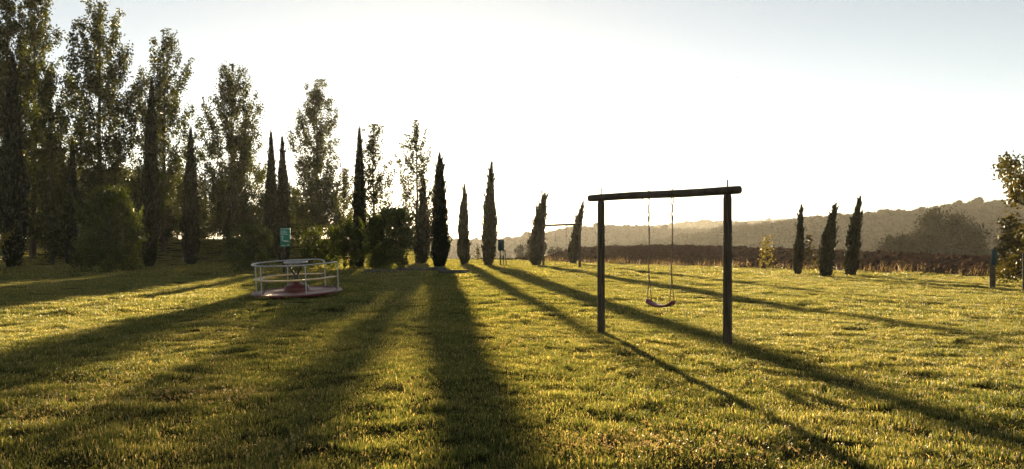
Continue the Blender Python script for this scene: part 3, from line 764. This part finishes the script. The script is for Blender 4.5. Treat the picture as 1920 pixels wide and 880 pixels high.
hw = np.linalg.norm(pa - pb) / 2; sx = np.linspace(-1.1, 1.1, 9)
MB().tube(np.stack([U1[0] * hw * sx, U1[1] * hw * sx, .03 * sx ** 2 - .01], -1), .022, 6).obj('seat', M['dark_steel'], t, True)

# ---------------------------------------------------------------- roundabout (merry-go-round)
def roundabout():
    g = ground_at(557, 561); g = ground_at(557, 556)
    t = thing('playground_roundabout', 'tilted red playground roundabout with steel rail and wooden ring bench', 'roundabout', g, rot=(R(2.2), R(-2.4), R(16)))
    Rd, zp = 1.215, .155
    MB().lathe([(.0, -.1), (.16, -.1), (.16, zp - .05), (0, zp - .05)], 20).obj('pedestal', M['dark_steel'], t, True)
    MB().lathe([(0, zp - .055), (Rd - .03, zp - .055), (Rd, zp - .04), (Rd, zp - .012), (Rd - .02, zp), (Rd - .05, zp - .002), (0, zp - .004)], 56).obj('platform', M['red'], t)
    for i in range(6):                               # deck plates with joints between
        a = np.radians(np.linspace(60 * i + 46.6, 60 * i + 105.4, 9)); ri, ro = .30, Rd - .06
        V = []
        for z in (zp - .003, zp + .005):
            for q in a: V += [(ri * math.cos(q), ri * math.sin(q), z), (ro * math.cos(q), ro * math.sin(q), z)]
        b = MB(); f = []
        for k in range(8):
            o = 18 + 2 * k; f.append((o, o + 1, o + 3, o + 2)); o = 2 * k; f += [(o + 1, o + 19, o + 21, o + 3)][::1]; f.append((o, o + 2, o + 20, o + 18))
        f += [(0, 18, 19, 1), (16, 17, 35, 34)]
        b.add(V, f); b.obj('deck_plate', M['deck'], t)
    hub = MB().lathe([(.335, zp), (.34, zp + .07), (.325, zp + .12), (.27, zp + .165), (.17, zp + .205), (.09, zp + .235), (.085, zp + .30), (0, zp + .30)], 36).obj('hub', M['red'], t, True)
    st = MB().lathe([(.07, zp + .28), (.07, zp + .40), (.055, zp + .44), (0, zp + .44)], 16).obj('column', M['dark_steel'], t, True)
    zr = zp + .775; ra = Rd - .075
    hw = MB(); ring(hw, np.array([0, 0, zr + .01]), np.array([1., 0, 0]), np.array([0, 1., 0]), .30, .30, .022, 40, 8)
    w = hw.obj('hand_wheel', M['steel'], t, True)
    MB().lathe([(0, zr - .008), (.285, zr - .008), (.285, zr + .002), (0, zr + .004)], 32).obj('wheel_plate', M['dark_steel'], w, True)
    for a in (20, 140, 200, 320):
        a = R(a); e = np.array([math.cos(a), math.sin(a), 0])
        MB().tube([np.array([0, 0, zp + .40]) + e * .03, np.array([0, 0, zp + .50]) + e * .08, np.array([0, 0, zr]) + e * .24], .02, 8).obj('wheel_arm', M['dark_steel'], t, True)
    angs = [-15, 46, 102, 160, 219, 282]
    for k, a in enumerate(angs):
        a = R(a); e = np.array([math.cos(a), math.sin(a), 0]) * ra
        top = zr - (.06 if k < 2 else 0)
        MB().tube([e + [0, 0, zp - .01], e + [0, 0, top]], .017, 10).obj('rail_post', M['steel'], t, True)
        i_ = e * ((ra - .22) / ra); j_ = e * ((ra - .30) / ra)
        MB().tube([i_ + [0, 0, zp + .345], e * .97 + [0, 0, zp + .345]], .012, 6).obj('bench_bracket', M['dark_steel'], t)
        MB().tube([i_ + [0, 0, zp + .34], e * ((ra - .04) / ra) + [0, 0, zp + .02]], .011, 6).obj('brace', M['dark_steel'], t)
    aa = np.radians(np.linspace(46, 345, 60)); P = [(ra * math.cos(R(46)), ra * math.sin(R(46)), zr - .07)]
    for k, a in enumerate(aa):
        z = zr - (.045 if k in (0, 59) else .012 if k in (1, 58) else 0)
        P.append((ra * math.cos(a), ra * math.sin(a), z))
    P.append((ra * math.cos(R(345)), ra * math.sin(R(345)), zr - .07))
    MB().tube(P, .020, 10).obj('hand_rail', M['steel'], t, True)
    # bench planks: bent boards, one per bay
    for k in range(5):
        a0, a1 = [(46, 102), (102, 160), (160, 219), (219, 282), (282, 345)][k]
        a = np.radians(np.linspace(a0 + .25, a1 - .25, 12)); ri, ro = ra - .24, ra - .028; z0, z1 = zp + .357, zp + .385
        V = []
        for q in a:
            c, s = math.cos(q), math.sin(q); V += [(ri * c, ri * s, z0), (ro * c, ro * s, z0), (ro * c, ro * s, z1), (ri * c, ri * s, z1)]
        i = np.arange(11)[:, None] * 4; j = np.arange(4)[None]
        b = MB(); b.add(V, np.stack([i + j, i + (j + 1) % 4, i + 4 + (j + 1) % 4, i + 4 + j], -1).reshape(-1, 4)); b.f.append(np.array([[3, 2, 1, 0], [44, 45, 46, 47]]))
        b.obj('bench_board', M['bench'], t)
    a = R(-32); MB().tube([(1.05 * math.cos(a), 1.05 * math.sin(a), zp - .05), (1.0 * math.cos(a), 1.0 * math.sin(a), .06), (1.03 * math.cos(a), 1.03 * math.sin(a), .05)], .02, 8).obj('stop_bracket', M['steel'], t, True)
roundabout()

# ---------------------------------------------------------------- signs, posts, logs, bird
def green_sign():
    g = ground_at(532, 512); d = g[1]; k = d / F
    t = thing('green_sign', 'green rule board with faded white print on a grey post behind the roundabout', 'sign', g)
    MB().tube([(0, 0, -.2), (0, 0, 1.2), (0, 0, 2.12)], .055, 10).obj('post', M['post'], t, True)
    x0, x1 = -.17, .36; z1 = EYE + (HY - 428) * k - g[2]; z0 = EYE + (HY - 463) * k - g[2]
    b = MB().box((x0, -.085, z0), (x1, -.058, z1)); p = b.obj('panel', M['sign'], t)
    for (a, c, e, f) in [(.06, .94, .94, .975), (.08, .60, .83, .86), (.08, .75, .77, .80), (.08, .62, .71, .735), (.08, .80, .655, .68), (.12, .34, .53, .58), (.18, .30, .36, .50), (.18, .80, .30, .345), (.38, .86, .26, .30), (.70, .92, .07, .13), (.10, .55, .05, .085)]:
        MB().box((x0 + (x1 - x0) * a, -.089, z0 + (z1 - z0) * e), (x0 + (x1 - x0) * c, -.0855, z0 + (z1 - z0) * f)).obj('print_line', M['print'], p)
    for zz in (.2, .75): MB().tube([(.0, -.09, z0 + (z1 - z0) * zz), (0, -.06, z0 + (z1 - z0) * zz)], .012, 6).obj('bolt', M['dark_steel'], t)
green_sign()
def teal_board():
    g = ground_at(938, 499.5); k = g[1] / F
    t = thing('information_board', 'teal information board on a slanted wooden stand beside the tall lone cypress', 'sign', g)
    zz = lambda py: EYE + (HY - py) * k - g[2]
    xx = lambda px: (px - 938) * k
    MB().box((xx(933.5), -.06, zz(470)), (xx(945), -.02, zz(449.5))).obj('panel', M['teal'], t)
    for a, c, y0, y1, dy in ((938.5, 939, 469, 500.5, 0), (937.5, 938, 469, 500.5, .3), (946.5, 949.5, 469, 495, .5), (943.5, 944, 468, 492, .7)):
        z1, z0 = zz(y0), -.05
        MB().tube([(xx(a), dy * .5, z1), (xx(c), dy, z0)], .035, 8).obj('leg', M['beam'], t, True)
    MB().tube([(xx(934), .1, zz(469.5)), (xx(949), .3, zz(469.5))], .03, 8).obj('crosspiece', M['beam'], t)
    MB().tube([(xx(939), .2, zz(484)), (xx(948), .4, zz(486))], .03, 8).obj('crosspiece', M['beam'], t)
teal_board()
def short_post(px, py, top, r, label, cap):
    g = ground_at(px, py); H = EYE + (HY - top) / F * g[1] - g[2]
    t = thing('marker_post', label, 'post', g, 'short posts beside the broadleaf tree')
    MB().tube([(0, 0, -.15), (0, 0, .5), (0, 0, H)], [r, r * .98, r * .95], 12).obj('post', M['beam'], t, True)
    if cap: MB().box((-r * 1.02, -r * 1.12, H * .60), (r * 1.02, -r * .8, H * .995)).obj('marker_plate', M['teal'], t)
short_post(1861, 540, 468, .085, 'short dark post with a blue green plate beside the broadleaf tree', True)
short_post(1919, 545, 474, .03, 'thin plain post under the broadleaf tree', False)
for a, c, r_, z, lab in (((681, 511.5), (744, 510.5), .075, 0, 'grey log lying in front of the dense dark shrub'), ((742, 508), (836, 508.5), .095, .05, 'longest dark log lying between two other logs'), ((823, 513.5), (881, 513), .085, 0, 'sunlit end log lying past the longest log')):
    A = ground_at(*a); B = ground_at(*c)
    A[1] = B[1] = (A[1] + B[1]) / 2; A[0] = (a[0] - CX) / F * A[1]; B[0] = (c[0] - CX) / F * B[1]
    if lab.startswith('sunlit'): B[1] -= .3
    m = (A + B) / 2; m[2] = tz(m[0], m[1]); s = np.linspace(0, 1, 9)[:, None]; zz = max(tz(*A[:2]), tz(*B[:2]), m[2]) - m[2]
    P = (A - m) * (1 - s) + (B - m) * s; P[:, 2] = r_ * .95 + zz + .02
    t = thing('log', lab, 'log', m, 'logs lying on the lawn')
    MB().tube(P, r_ * (1 + .05 * np.sin(np.arange(9) * 2.1)), 12).obj('stem', M['log'], t, True)
    for e, q in ((P[0], -1), (P[-1], 1)):
        MB().tube([e, e + np.array([.006 * q, 0, 0])], r_ * .86, 12).obj('sawn_end', M['beam'], t)
# white stake by the spindle cypress, stake in the distant bush
g = ground_at(343, 494); t = thing('stake', 'pale stake at the foot of the spindle shaped cypress', 'stake', g, 'tree stakes')
MB().tube([(0, 0, -.1), (.01, 0, .9)], .03, 8).obj('shaft', M['roof'], t, True); MB().lathe([(.031, .88), (.02, .93), (0, .95)], 8, (.01, 0, 0)).obj('tip', M['roof'], t)
g = ground_at(1064, 494); t = thing('stake', 'short dark stake beside the thin bent cypress', 'stake', g, 'tree stakes')
MB().tube([(0, 0, -.1), (0, 0, .65)], .035, 8).obj('shaft', M['beam'], t, True); MB().lathe([(.036, .63), (.02, .68), (0, .70)], 8).obj('tip', M['beam'], t)
def bird():
    p = at(1383, 146, 120); t = thing('bird', 'tiny dark bird flying high in the clear sky', 'bird', p)
    MB().lathe([(.0, -.16), (.035, -.08), (.045, 0), (.035, .08), (0, .14)], 8).obj('body', M['dark_steel'], t, True).rotation_euler = (R(90), 0, R(60))
    for s in (-1, 1):
        b = MB(); b.add([(0, -.06, .0), (0, .06, 0), (s * .16, .05, .06), (s * .34, -.02, .02), (s * .16, -.03, .06)], [(0, 4, 2, 1)]); b.f.append(np.array([[4, 3, 2]])); b.obj('wing', M['dark_steel'], t).rotation_euler = (0, 0, R(-30))
bird()

# ---------------------------------------------------------------- haze
hz = bpy.data.materials.new('morning_haze'); hz.use_nodes = True; nt = hz.node_tree; nt.nodes.clear()
o = nt.nodes.new("ShaderNodeOutputMaterial"); v = nt.nodes.new("ShaderNodeVolumePrincipled")
v.inputs['Color'].default_value = (.95, .93, .90, 1); v.inputs['Density'].default_value = .00014; v.inputs['Anisotropy'].default_value = .4
nt.links.new(v.outputs[0], o.inputs['Volume'])
hb = MB().box((-2600, -2600, -45), (2600, 2600, 52)).obj('haze', hz); tag(hb, 'pale morning haze hanging over the valley and lawn', 'haze', kind='stuff')
